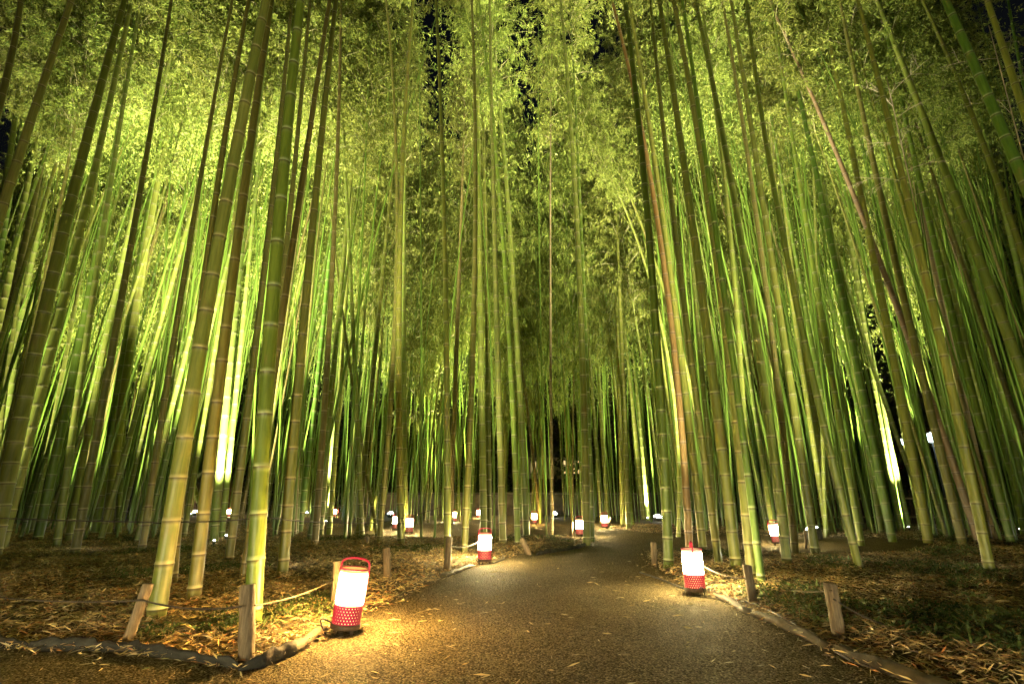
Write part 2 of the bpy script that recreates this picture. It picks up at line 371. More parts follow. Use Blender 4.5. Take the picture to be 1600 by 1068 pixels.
# traced culms: base x, base y, x at y=500, x at y=0, width px at y=500, colour  (optional: explicit (mx,my),(tx,ty)); flag 'n' = no crown
TR = [
 (-330,880,-125,33,20,'b'),(-130,845,-35,40,14,'o'),(-80,835,-18,64,11,'g'),(-170,885,-52,112,21,'b'),(-62,832,3,88,10,'o'),(-58,836,1,110,13,'o'),
 (-62,842,12,124,12,'b'),(-12,835,24,168,7,'o'),(-14,872,67,195,25,'o'),(0,862,92,206,16,'o'),(58,846,131,214,13,'g'),(88,856,140,220,11,'o'),
 (116,868,184,268,13,'b'),(106,848,172,290,10,'w'),(148,836,202,296,12,'g'),(166,838,210,309,14,'w'),(184,836,207,303,9,'g'),
 (221,865,277,363,11,'b'),(243,970,320,416,27,'t'),(269,912,312,389,14,'t'),(302,940,355,424,20,'t'),(334,850,366,428,13,'w'),(346,842,380,428,9,'w'),
 (357,878,404,456,13,'b'),(394,985,424,470,27,'g'),(381,905,440,515,14,'b'),(396,880,436,485,12,'b'),(441,900,475,525,17,'t'),(462,834,484,524,8,'g'),
 (468,830,506,535,9,'g'),(492,852,515,533,11,'b'),(500,838,528,578,10,'o'),(509,818,532,552,7,'w'),(514,834,538,562,8,'w'),(566,842,551,526,8,'o'),
 (559,838,591,640,8,'o'),(592,850,617,603,9,'t'),(627,852,623,646,12,'o'),(634,832,631,640,8,'o'),(699,880,697,681,11,'o'),(703,824,715,731,8,'b'),
 (725,866,740,737,11,'t'),(756,842,751,745,12,'o'),(764,838,761,748,9,'o'),(786,852,776,765,11,'t'),(809,852,794,748,10,'g'),(823,843,806,765,11,'o'),
 (863,834,860,863,5,'p'),(917,852,908,876,12,'o'),(926,846,914,890,7,'g'),(950,815,930,905,6,'w'),(975,818,960,930,6,'o'),(973,822,964,945,7,'o'),
 (1006,812,974,925,7,'w'),(1013,814,986,950,5,'w'),(982,826,970,948,8,'o'),
 (1045,885,1024,976,16,'g'),(1078,870,1048,956,12,'r'),(1099,862,1057,982,13,'o'),(1124,886,1072,1016,12,'t'),(1151,892,1102,1030,17,'o'),(1175,906,1132,1052,16,'t'),
 (1191,918,1137,1066,12,'g'),(1172,870,1152,1095,10,'o'),(1230,882,1178,1086,15,'o'),(1243,864,1203,1128,11,'b'),(1275,870,1220,1142,13,'o'),(1344,892,1250,1166,12,'o'),
 (1346,852,1285,1205,10,'g'),(1290,838,1279,1262,6,'w'),(1293,836,1242,1180,8,'w'),(1302,834,1250,1192,8,'w'),(1377,836,1321,1240,11,'o'),(1395,846,1324,1215,12,'g'),
 (1411,828,1350,1268,10,'w'),(1421,828,1352,1278,7,'w'),(1451,848,1384,1282,14,'o'),(1530,848,1409,1201,11,'p'),(1475,838,1406,1292,9,'g'),(1505,852,1420,1312,13,'t'),
 (1549,902,1462,1340,15,'o'),(1520,840,1445,1335,9,'w'),(1557,845,1477,1372,10,'p'),(1581,850,1490,1374,12,'g'),(1584,838,1500,1390,9,'o'),(1602,836,1526,1402,10,'o'),
 (1700,856,1566,1370,18,'o'),(1616,840,1541,1412,11,'g'),(1850,905,1690,1477,25,'g'),(1810,890,1700,1542,19,'o'),(1725,856,1630,1441,13,'o'),(1670,844,1608,1472,11,'w'),
 (1780,850,1684,1575,10,'g'),(1460,836,1340,1225,7,'o'),(1440,832,1380,1300,6,'w'),(1330,838,1262,1176,8,'g'),(1210,846,1160,1098,8,'o'),(1120,850,1090,1040,8,'o'),
]
DIAG = [ # leaning culms: base, mid point, top point, width, colour
 ((318,806),(262,630),(60,50),8,'g'),((1060,838),(1004,400),(893,165),5,'w'),((1120,836),(1000,345),(905,140),5,'o'),((1600,838),(1500,400),(1420,210),6,'w'),
 ((-8,832),(83,268),(162,30),7,'o'),((60,842),(200,480),(300,120),6,'o'),((590,838),(545,560),(505,180),6,'o'),
]
def traced(bx, by, m, t, w, col, diag=False):
    B = G(bx, by); Yb = B[1]
    p1 = P(*m, Yb); p2 = P(*t, Yb); fx = quad_curve(B, ((p1[2], p1[0]), (p2[2], p2[0])))
    tl = random.uniform(-.02, .02)
    fy = lambda z: Yb+0*np.asarray(z, float)
    top = p2[2]
    if diag: H = top+2.5; zc = top*.72
    else:
        zc = max(.58*14, 1.22*Yb+1.2) if Yb < 12.5 else random.uniform(12.5, 15.5) if w >= 9 else random.uniform(11., 14.)
        H = zc+(random.uniform(5, 6.5) if Yb < 12.5 else random.uniform(7.5, 9.5))
    D = .76*w*Yb/ (ray(*m)[1]) / F          # width at the mid point
    r0 = min(.125, D/2/max(.3, 1-.86*(p1[2]/H)**1.35))
    seg = 14 if w > 15 else 10 if w > 8 else 8
    root = culm(B, fx, fy, H, r0, col, seg, node=.42)
    add_crown(root, B, fx, fy, zc, H, random.uniform(.8, 1.05) if not diag else .6)
    BAM.append(dict(o=root, x=bx, y=by, Y=Yb, w=w, col=col, lean=(t[0]-bx), diag=diag))
for bx, by, mx, tx, w, c in TR: traced(bx, by, (mx, 500), (tx, 0), w, c)
for b, m, t, w, c in DIAG: traced(*b, m, t, w, c, True)
# the deeper rows of the grove
occ = [(b['o'].location.x, b['o'].location.y) for b in BAM]
nfill = 190
def blocked(x, Yd, lx):
    for a, b in LINES:
        q = P(a, 686 if a in (1455, 1408) else 728 if a in (838, 890) else 800, Yd)
        if Yd < b and abs(x+lx*q[2]-q[0]) < .0115*Yd: return True
    return False
LINES = [(303, 28), (357, 27), (476, 28), (524, 27), (610, 28), (618, 17), (639, 15), (709, 22), (748, 24), (835, 20), (866, 28), (906, 14), (945, 17), (1028, 21), (1216, 12), (1419, 20), (1455, 26), (1408, 26), (838, 20), (890, 20)]; tries = 0
while nfill > 0 and tries < 20000:
    tries += 1
    Yd = 12.2+13*random.random()**.9; px = random.choice((random.uniform(-130, 720), random.uniform(880, 1730))) if random.random() > .22 else random.uniform(650, 930); x = (px-800)/F*Yd/1.053
    if 1240 < px and Yd > 20.5: continue
    if 700 < px < 900 and Yd < 17: continue
    if abs(px-800) < (30 if Yd < 18.5 else 9): continue
    lx = random.gauss(0, .035)+(.02 if x < 0 else -.03)
    if blocked(x, Yd, lx): continue
    sdv = sdist(np.array([[x, Yd]]))[0]
    if sdv < .35 or any((x-a)**2+(Yd-b)**2 < .16 for a, b in occ): continue
    if 560 < px < 1000 and Yd < 14: continue
    occ.append((x, Yd)); nfill -= 1
    zc = Yd*random.uniform(.78, .98) if Yd < 18.5 else random.uniform(5.8, 10)
    H = zc+random.uniform(6, 8) if Yd < 18.5 else random.uniform(17, 21)+.2*(Yd-18)
    if 640 < px < 940 and Yd > 18.5: zc = random.uniform(4.2, 9); H = random.uniform(21, 25)
    ly = random.gauss(0, .02); bx_ = random.gauss(0, .0022)
    B = np.array([x, Yd, 0.])
    fx = lambda z, x=x, lx=lx, b=bx_: x+lx*np.asarray(z, float)+b*np.asarray(z, float)**2
    fy = lambda z, y=Yd, ly=ly: y+ly*np.asarray(z, float)
    col = random.choices('ogtbwp', (5, 4, 2, 1.4, 3, .3))[0]; r0 = random.uniform(.035, .07)
    root = culm(B, fx, fy, H, r0, col, 7, node=.42); add_crown(root, B, fx, fy, zc, H, random.uniform(1., 1.4))
    BAM.append(dict(o=root, x=px, y=780+CAMH*F/Yd*1.05, Y=Yd, w=2*r0*F/Yd, col=col, lean=lx*400, diag=False))

# the thin far stems past the counted ones, one mass
mb = MB(); lb = []; ld = []; k = 0
while k < 800:
    Yd = random.uniform(13, 34); px = random.uniform(-120, 1300 if Yd < 20 else 1250)
    if k > 640: Yd = random.uniform(12.5, 20); px = random.uniform(1200, 1740)
    x = (px-800)/F*Yd/1.053
    if abs(px-800) < (22 if Yd < 19 else 6) or sdist(np.array([[x, Yd]]))[0] < .3: continue
    l = random.gauss(0, .04)
    if blocked(x, Yd, l): continue
    H = random.uniform(15.5, 20)+.25*(Yd-15); b = random.gauss(0, .003); z = np.linspace(-.1, H, 9)
    pth = np.stack([x+l*z+b*z*z, Yd+random.gauss(0, .02)*z, z], 1); mb.tube(pth, random.uniform(.02, .045)*(1-.85*(np.clip(z, 0, H)/H)**1.4), 6); k += 1
    z0_ = Yd*random.uniform(.72, .95) if Yd < 18.5 else H*random.uniform(.26, .5); zz = z0_+(H-z0_)*rng.random(1050)**1.15; zz = np.minimum(zz, H*.99); a = rng.uniform(0, 6.28, 1050); rr_ = 1.7*np.sqrt(rng.random(1050))*(1-.6*(zz/H)**3)
    cl_ = np.sin(a*3+zz*2.1)+.5*np.sin(zz*5+a) > -.4
    c3 = np.stack([x+l*zz+b*zz*zz+rr_*np.cos(a), Yd+rr_*np.sin(a), zz-.2*rr_], 1)[cl_]
    d3 = rng.normal(size=c3.shape)*.7; d3[:, 2] -= .35; d3 /= np.linalg.norm(d3, axis=1)[:, None]; lb.append(c3); ld.append(d3)
lb = np.concatenate(lb); ld = np.concatenate(ld)
V, Fq = leaves(lb, ld, rng.uniform(.085, .15, len(lb)), rng.uniform(.018, .031, len(lb)), .2); tv = np.concatenate(mb.V)
tag(mk('bamboo_thicket', np.concatenate([V, tv]), [np.concatenate([Fq, np.concatenate(mb.F4)+len(V)])], [M_leaf, CM['g']], mi=np.concatenate([np.zeros(len(Fq)), np.ones(sum(len(f) for f in mb.F4))])), 'mass of thin far bamboo behind the nearer stems', None, None, 'stuff')
# labels: each bamboo told by look, row and its count from a findable landmark
LM = [(-200, 'the photo\'s left edge'), (215, 'the leaning grey stake'), (303, 'the star-bright floodlight'), (387, 'the stout front stake'), (540, 'the biggest amber lantern'), (604, 'the slim stake past the big lantern'),
      (757, 'the middle lantern at the bend'), (906, 'the pink-lit lantern'), (1028, 'the floodlight beside the right fork'), (1087, 'the white lantern'), (1173, 'the stake by the white lantern'), (1215, 'the half-hidden tilted lantern'),
      (1305, 'the blunt stake in the weeds'), (1419, 'the ground floodlight by the fence'), (1530, 'the pink leaning stem')]
CN = {'o': 'olive', 't': 'tan-olive', 'b': 'brown', 'g': 'fresh green', 'r': 'rusty red', 'p': 'pinkish', 'w': 'pale green'}
ORD = ['first', 'second', 'third', 'fourth', 'fifth', 'sixth', 'seventh', 'eighth', 'ninth', 'tenth', 'eleventh', 'twelfth', 'thirteenth', 'fourteenth', 'fifteenth']
grp = {}
for b in BAM:
    k = max(i for i, (lx, _) in enumerate(LM) if lx <= max(b['x'], -200))
    thick = 'thick' if b['w'] > 15 else 'medium' if b['w'] > 9 else 'slender' if b['w'] > 5 else 'thin'
    row = 'front row' if b['Y'] < 9.5 else 'middle rows' if b['Y'] < 14 else 'back rows' if b['Y'] < 20 else 'deepest rows'
    d = 'leaning ' if b['diag'] else ''
    grp.setdefault((k, thick, row, d, b['col']), []).append(b)
for (k, thick, row, d, c), L in grp.items():
    L.sort(key=lambda b: b['x'])
    for i, b in enumerate(L):
        s = f"{d}{thick} {CN[c]} bamboo, " + (f"{ORD[min(i, 14)]} such " if len(L) > 1 else '') + f"right of {LM[k][1].replace('the ', '', 1)}, {row}"
        tag(b['o'], s, 'bamboo', 'bamboo stems of the grove')

# ------------------------------------------------------------------ dry branch sprays, broken stub
def dry_spray(p0, p1, Yd, seed, nb):
    r = np.random.default_rng(seed); mb = MB(); a = P(*p0, Yd); o = a.copy(); v = P(*p1, Yd)-a
    def limb(st, d, L, rad, lvl):
        t = np.linspace(0, 1, 7)[:, None]; p = st+d*L*t+np.array([0, 0, -.22])*L*t**2+np.cumsum(r.normal(size=(7, 3))*.012*L, 0)*t
        mb.tube(p, np.linspace(rad, rad*.35, 7), 4)
        if lvl == 0: return
        for k in range(2 if lvl == 1 else 4):
            f = r.uniform(.25, .95); q = p[int(f*6)]; e = d+np.cross(d, r.normal(size=3))*r.uniform(.5, .9); e /= np.linalg.norm(e); limb(q, e, L*r.uniform(.3, .5), rad*.6, lvl-1)
    for k in range(nb):
        st = v*(.1+.85*k/nb); d = np.array([r.choice((-1, 1))*r.uniform(.5, 1), r.normal()*.5, r.uniform(-.1, .8)]); d /= np.linalg.norm(d)
        limb(st, d, r.uniform(.7, 1.3), .0065, 2)
    mb.tube([v*t for t in np.linspace(0, 1, 8)], np.linspace(.014, .01, 8), 6)
    return mb, o
for p0, p1, Yd, lab, sd_, nb in (((1432, 330), (1385, 120), 10.5, 'dry straw-coloured twigs on a dead stem among the leaning stems high on the right', 3, 9), ((1600, 250), (1545, 40), 10., 'dry twigs on a dead stem beside the thick green stem at top right', 5, 8)):
    mb, o = dry_spray(p0, p1, Yd, sd_, nb); ob = mb.build('dry_branch', M_drytwig); ob.location = o
    tag(ob, lab, 'branch', 'dry bamboo branches')
def post(bx, by, tx, ty, w, label, mat=None, group='fence stakes along the path', name='wooden_stake', cat='stake'):
    B = G(bx, by); T = P(tx, ty, B[1]); D = w*B[1]/ray(bx, by)[1]/F; d = T-B; L = np.linalg.norm(d); r = D/2
    rr = random.Random(int(bx)); mb = MB(); zz = np.linspace(-.12, L, 9); seg = 12; an = np.arange(seg)*2*PI/seg
    dirn = d/L; prof = 1+.05*np.array([rr.uniform(-1, 1) for _ in zz]); lob = 1+.07*np.sin(2*an+rr.uniform(0, 6))+.04*np.sin(3*an+rr.uniform(0, 6))
    A = np.cross(dirn, [0, 1, 0]); A /= np.linalg.norm(A); C = np.cross(dirn, A)
    v = dirn*zz[:, None, None]+(r*prof)[:, None, None]*lob[None, :, None]*(np.cos(an)[None, :, None]*A+np.sin(an)[None, :, None]*C)
    v[-1] += dirn*(.12*r*np.cos(an+rr.uniform(0, 6)))[:, None]
    inner = v[-1]*.78+dirn*L*.22+dirn*.006
    V = np.concatenate([v.reshape(-1, 3), inner, (dirn*(L+.006))[None]]); k = len(zz)*seg
    f4 = list(grid_faces(len(zz), seg))+[[k-seg+i, k-seg+(i+1) % seg, k+(i+1) % seg, k+i] for i in range(seg)]
    f3 = [[k+i, k+(i+1) % seg, k+seg] for i in range(seg)]
    o = mk(name, V, [np.array(f4), np.array(f3)], mat or M_stake, smooth=False); o.location = B
    tag(o, label, cat, group); return B, T
post(385, 1036, 387, 914, 23, 'stout weathered stake standing on the black edging sheet before the green stem')
post(197, 1006, 232, 912, 16, 'grey stake leaning strongly to the right among dry straw')
post(606, 912, 603, 856, 12, 'slim upright stake in litter just past the biggest amber lantern')
post(524, 952, 527, 876, 13, 'orange-lit stake standing right behind the biggest amber lantern')
post(698, 890, 702, 838, 11, 'dark reddish stake at the foot of an olive stem near middle lantern')
post(827, 866, 815, 841, 9, 'short brown stake leaning left at the bend past the middle lantern')
post(893, 838, 893, 815, 5, 'thin pale lit stake beside the pink-lit lantern')
post(948, 825, 955, 808, 4, 'small pale tilted stake beside the far red lantern')
post(1023, 882, 1021, 847, 9, 'knotty stake at the corner of the right fork')
post(1177, 943, 1167, 883, 14, 'dark split stake behind the pale edging log by the white lantern')
post(1312, 997, 1297, 911, 20, 'blunt pale stake standing in weeds behind the brown edging log')
post(1259, 856, 1258, 829, 4, 'thin white-lit stake on the sandy right fork')
post(575, 852, 574, 838, 5, 'tiny stub of a stake in front of the far left path')
post(578, 828, 587, 774, 6, 'pale broken bamboo stub slanting by the far left path', CM['w'], None, 'bamboo_stub', 'bamboo stub')

# ------------------------------------------------------------------ ropes, cables
def rope(pts, r, mat, label, name='rope', group='ropes between the stakes', sag=.03, cat='rope'):
    out = []
    pts = [np.array(p) for p in pts]
    for a, b in zip(pts[:-1], pts[1:]):
        for t in np.linspace(0, 1, 8)[:-1]: out.append(a*(1-t)+b*t-np.array([0, 0, sag*4*t*(1-t)]))
    out.append(pts[-1]); mb = MB(); mb.tube(out, r, 5); tag(mb.build(name, mat), label, cat, group)
Yst = G(385, 1036)[1]; Yl = G(197, 1006)[1]; Yb = G(524, 952)[1]
rope([P(-60, 925, Yl), P(224, 937, Yl-.08), P(377, 947, Yst-.08)], .006, M_darkrope, 'dark slack rope from the leaning stake to the stout front stake')
rope([P(398, 945, Yst-.02), P(521, 905, Yb-.06)], .006, M_rope, 'pale rope rising from the stout front stake to the biggest lantern')
rope([P(-60, 806, 6.2), P(236, 815, 5.35), P(262, 815, 5.35), P(390, 810, 5.0), P(418, 808, 5.0), P(500, 815, 8.5), P(590, 816, 10.5)], .006, M_darkrope, 'long dark wire tied across the front stems at head height of the lanterns', sag=.01)
rope([P(600, 815, 13), P(692, 790, 9.)], .006, M_rope, 'thin pale rope slanting up to the olive stem near middle lantern')
rope([P(704, 852, G(698, 890)[1]-.06), P(748, 845, G(757, 880)[1])], .006, M_rope, 'short pale rope from the reddish stake to the middle lantern', sag=.05)
rope([P(1100, 884, G(1087, 928)[1]-.05), P(1163, 903, G(1177, 943)[1]-.07), P(1212, 914, 6.6), P(1299, 922, G(1312, 997)[1]-.08)], .006, M_rope, 'pale rope from the white lantern past the split stake to the blunt stake')
rope([P(1029, 860, G(1023, 882)[1]-.06), P(1083, 853, 8.8), P(1120, 858, 8.6)], .006, M_darkrope, 'dark rope from the knotty fork stake passing behind the white lantern')
rope([P(1302, 935, G(1312, 997)[1]-.05), P(1450, 985, 4.2), P(1660, 1040, 3.6)], .006, M_darkrope, 'dark rope trailing from the blunt stake across the weeds', sag=.06)
def cable(px, label, r=.009):
    pts = [G(*p) for p in px]; out = []
    for a, b in zip(pts[:-1], pts[1:]):
        for t in np.linspace(0, 1, 6)[:-1]: out.append(a*(1-t)+b*t)
    out.append(pts[-1]); out = np.array(out)
    for _ in range(2): out[1:-1] = (out[:-2]+2*out[1:-1]+out[2:])/4
    out[:, 2] = np.maximum(gz(out), 0)+r+.004; mb = MB(); mb.tube(out, r, 6)
    tag(mb.build('cable', M_black), label, 'cable', 'lamp cables on the ground')
cable([(1106, 922), (1150, 938), (1180, 945), (1235, 972), (1275, 1000), (1330, 1036), (1400, 1055), (1470, 1080)], 'black cable running along the brown edging log toward the bottom right')
cable([(1072, 922), (1055, 915), (1030, 905), (1000, 895)], 'black cable running from the white lantern along the path edge')
cable([(770, 880), (790, 874), (782, 862), (776, 866)], 'black cable curling beside the middle lantern')

# ------------------------------------------------------------------ edging
def edging(px, hgt, wid, mat, label, name, seed, cat='edging'):
    pts = np.array([G(*p) for p in px]); r = np.random.default_rng(seed)
    L = np.concatenate([[0], np.cumsum(np.linalg.norm(np.diff(pts, axis=0), axis=1))]); n = max(12, int(L[-1]/.035)); s = np.linspace(0, L[-1], n)
    c = np.array([np.interp(s, L, pts[:, a]) for a in range(3)]).T
    for _ in range(12): c[1:-1] = (c[:-2]+2*c[1:-1]+c[2:])/4
    T = np.gradient(c, axis=0); T /= np.linalg.norm(T, axis=1)[:, None]; Nn = np.stack([-T[:, 1], T[:, 0], 0*T[:, 0]], 1)
    seg = 14; an = np.arange(seg)*2*PI/seg
    def sm(k): a = r.normal(size=n); ker = np.ones(k)/k; return np.convolve(np.pad(a, k, mode='wrap'), ker, 'same')[k:-k]*k**.5
    q_ = 1. if mat is M_sheet else .45; hh = hgt*(1+q_*(.25*sm(14)+.14*sm(4))); ww = wid*(1+q_*(.2*sm(12)+.1*sm(4))); off = .022*sm(18) if mat is M_sheet else q_*.6*wid*sm(18)
    lob = 1+.13*np.stack([sm(6) for _ in range(seg)], 1)
    ends = np.minimum(1, np.minimum(np.arange(n), np.arange(n)[::-1])/3+.15)
    v = c[:, None]+Nn[:, None]*(off[:, None]+(ww*ends)[:, None]*lob*np.cos(an)[None])[..., None]
    z = (hh*ends)[:, None]*(lob*np.sin(an)[None]*.5+.42); z = np.maximum(z, -.02); v = v.copy(); v[..., 2] = z
    tag(mk(name, v.reshape(-1, 3), grid_faces(n, seg), mat, smooth=True), label, cat, 'edging along the path')
edging([(-120, 1004), (0, 1010), (120, 1014), (200, 1016), (290, 1030), (370, 1046)], .075, .014, M_sheet, 'black plastic edging sheet folded along the left bank', 'edging_sheet', 1)
edging([(372, 1047), (400, 1046), (430, 1035), (470, 1012)], .085, .013, M_sheet, 'dark crumpled edging sheet around the stout front stake', 'edging_sheet', 2)
edging([(440, 1030), (466, 1014), (490, 997), (512, 984)], .065, .03, M_log, 'pale crumpled edging lit by the biggest amber lantern', 'edging_sheet', 3)
edging([(690, 903), (715, 893), (740, 884)], .05, .05, M_log, 'short pale edging strip leading to the middle lantern', 'edging_sheet', 4)
edging([(835, 867), (870, 861), (905, 856), (920, 850)], .06, .03, M_sheet, 'low black edging at the litter island under the bend', 'edging_sheet', 6)
edging([(1116, 930), (1150, 945), (1175, 962)], .06, .045, M_log, 'pale lit log edging next to the white lantern', 'edging_log', 7)
edging([(1172, 958), (1210, 972), (1255, 995), (1300, 1020)], .058, .045, M_log, 'brown edging log behind which the split stake stands', 'edging_log', 8)
edging([(1298, 1014), (1350, 1036), (1420, 1062), (1520, 1095)], .062, .048, M_log, 'long brown edging log running out at the bottom right', 'edging_log', 9)

# ------------------------------------------------------------------ litter, weeds
def cone_pts(n, y0, y1, pw):
    yy = y0+(y1-y0)*rng.random(n)**pw; xx = (rng.random(n)*2-1)*(1.06*yy+.7)
    return np.column_stack([xx, yy])
p = cone_pts(430000, 2.6, 21, 1.25); sd = sdist(p)
cl = bumps(p*1.9+3)
keep = (sd > rng.normal(size=len(p))*.09+.05) & (rng.random(len(p)) < .35+.75*cl)
p = p[keep]; n = len(p); z = np.maximum(gz(p), 0)+rng.random(n)*.035+.004
a = rng.uniform(0, 6.28, n); el = rng.normal(size=n)*.28+.05; d = np.stack([np.cos(a)*np.cos(el), np.sin(a)*np.cos(el), np.sin(el)], 1)
V, Fq = leaves(np.column_stack([p, z]), d, rng.uniform(.03, .1, n), rng.uniform(.005, .012, n), .05)
pal = np.array([(.5, .38, .16), (.4, .28, .11), (.3, .19, .075), (.4, .17, .05), (.14, .09, .045), (.5, .42, .24), (.2, .2, .07)])
ci = rng.choice(7, n, p=(.26, .24, .16, .08, .12, .06, .08))
tag(mk('leaf_litter', V, Fq, M_litter, attr={'col': np.repeat(pal[ci]*.98, 4, 0)}), 'dry straw-coloured bamboo leaf litter covering the banks', None, None, 'stuff')
p = cone_pts(2600, 1.8, 9, 1.); sd = sdist(p); p = p[(sd < -.02) & (rng.random(len(p)) < np.exp(np.maximum(sd, -3)*1.3)+.05)]; n = len(p)
a = rng.uniform(0, 6.28, n); d = np.stack([np.cos(a), np.sin(a), rng.normal(size=n)*.08], 1)
V, Fq = leaves(np.column_stack([p, np.full(n, .008)]), d, rng.uniform(.03, .12, n), rng.uniform(.004, .012, n), .02)
tag(mk('fallen_leaves', V, Fq, M_litter, attr={'col': np.repeat(pal[rng.choice([0, 1, 5], n)], 4, 0)}), 'stray dry leaves scattered on the gravel path', None, None, 'stuff')
p = cone_pts(60000, 2.8, 16, 1.2); sd = sdist(p)
msk = np.sin(1.3*p[:, 0]+.7)*np.sin(1.1*p[:, 1]-.4)+.45*np.sin(3.1*p[:, 0]-2.3*p[:, 1])+.25*np.sin(7*p[:, 0]+5*p[:, 1])
p = p[(sd > .25) & (msk > .5+.32*(p[:, 0] < 0))]; n = len(p); z = np.maximum(gz(p), 0)
B = []; D = []
for q in range(3):
    d = rng.normal(size=(n, 3)); d[:, 2] = abs(d[:, 2])*.9+.25; D.append(d/np.linalg.norm(d, axis=1)[:, None]); B.append(np.column_stack([p+rng.normal(size=(n, 2))*.02, z+rng.random(n)*.05]))
B = np.concatenate(B); D = np.concatenate(D); n = len(B)
V, Fq = leaves(B, D, rng.uniform(.03, .11, n), rng.uniform(.008, .022, n), .35)
tag(mk('ground_cover', V, Fq, M_weed), 'patches of low green weeds among the litter', None, None, 'stuff')

# ------------------------------------------------------------------ lanterns
def make_lantern(glow):
    root = empty('lantern', (0, 0, 0)); R = .105; H = .5
    b = MB(); b.lathe([(0, .03), (R*1.03, .03), (R*1.06, .036), (R*1.06, .062), (R*1.0, .066), (0, .066)], 28)
    for k in range(4):
        a = PI/4+k*PI/2; b.box((R*.8*math.cos(a), R*.8*math.sin(a), .015), (.022, .022, .034))
    b.build('base', M_base, root, False)
    nu, nv, z0, z1 = 28, 6, .066, .185; V = []; f = []
    for iv in range(nv):
        for iu in range(nu):
            sft = .5*(iv % 2)
            def pt(u, v, r=R): a = (iu+u+sft)*2*PI/nu; return (r*math.cos(a), r*math.sin(a), z0+(iv+v)*(z1-z0)/nv)
            k = len(V); V += [pt(0, 0), pt(1, 0), pt(1, 1), pt(0, 1), pt(.5, .2), pt(.7, .5), pt(.5, .74), pt(.3, .5)]
            f += [(k, k+1, k+5, k+4), (k+1, k+2, k+6, k+5), (k+2, k+3, k+7, k+6), (k+3, k, k+4, k+7)]
    ba = mk('perforated_band', V, np.array(f), M_red, root)
    so = ba.modifiers.new('thickness', 'SOLIDIFY'); so.thickness = .004
    s = MB(); s.lathe([(R*.9, .07), (R*.9, .184)], 28); s.build('inner_liner', E_liner, root)
    s = MB(); s.lathe([(0, .184), (R*.97, .186), (R*.97, .435), (R*.9, .44), (0, .44)], 28); s.build('shade', glow, root)
    t = MB()
    an = np.linspace(0, 2*PI, 29)
    for zz in (.187, .44): t.tube(np.stack([R*1.01*np.cos(an), R*1.01*np.sin(an), 0*an+zz], 1), .007, 6, False)
    t.build('rim', M_red, root)
    h = MB(); w = R*1.03
    loop = [(-w, 0, .12), (-w, 0, .44)]+[(-w*math.cos(q)*(.98), 0, .455+.06*math.sin(q)**.5) for q in np.linspace(.12, PI-.12, 14)]+[(w, 0, .44), (w, 0, .12)]
    h.tube(loop, .008, 8); h.build('handle', M_red, root)
    c = MB(); q = np.linspace(0, 1, 14); c.tube(np.stack([-R*.9-.07*np.sin(q*PI)-.02*q, -.03-.05*q, .06+.05*np.sin(q*PI*1.1)-.05*q], 1), .006, 6); c.build('cord', M_black, root)
    return root
def copy_thing(r):
    c = r.copy(); COL.objects.link(c)
    for k in r.children:
        d = k.copy(); COL.objects.link(d); d.parent = c
    return c
protos = {'w': make_lantern(E_warm), 'n': make_lantern(E_neutral), 'c': make_lantern(E_cool)}; used = set()
LA = [(538, 988, 'w', (0, .09), 'biggest amber-lit red lantern tilted on the left path edge'), (1087, 928, 'c', (0, .0), 'white-lit red lantern standing on the right path edge'),
      (757, 880, 'n', (0, .0), 'red lantern at the bend in front of an olive stem'), (906, 838, 'n', (0, .02), 'pink-lit lantern beside the thin pale stake at the fork'),
      (945, 825, 'n', (0, 0), 'lantern beyond the fork beside the small tilted stake'), (618, 828, 'n', (0, 0), 'red lantern partly hidden at the left end of far path'),
      (639, 834, 'n', (0, 0), 'bright lantern on the far path just behind an olive stem'), (709, 815, 'n', (0, .05), 'lantern on the far side of far path left of middle'),
      (748, 810, 'w', (0, 0), 'tiny amber lantern far behind the middle lantern'), (835, 819, 'w', (0, 0), 'yellow-lit lantern on the far path past the bend'),
      (357, 808, 'w', (0, 0), 'distant amber lantern beside the gleaming pale stems'), (524, 808, 'w', (0, 0), 'distant amber lantern between brown stems left of centre'),
      (1216, 851, 'c', (0, -.1), 'tilted lantern half hidden behind an olive stem on right fork')]
def put_lantern(loc, kind, tilt, label, rz):
    o = protos[kind] if kind not in used else copy_thing(protos[kind]); used.add(kind)
    o.location = loc; o.rotation_euler = (tilt[0], tilt[1], rz); tag(o, label, 'lantern', 'red path lanterns')
for i, (bx, by, kd, tl, lab) in enumerate(LA): put_lantern(G(bx, by)+np.array([0, 0, .004]), kd, tl, lab, [.1, 1.35, .5, .2][i] if i < 4 else random.uniform(-.5, .5))
put_lantern((-3.5, 1.5, .004), 'n', (0, 0), 'added fill lantern outside the frame on the left path edge', 0)  # unseen lantern added to brighten the left foreground
put_lantern((2.6, -1.6, .004), 'w', (0, 0), 'added amber fill lantern behind the viewer on the right path edge', 0)  # unseen lantern added as fill for the near ground and stems

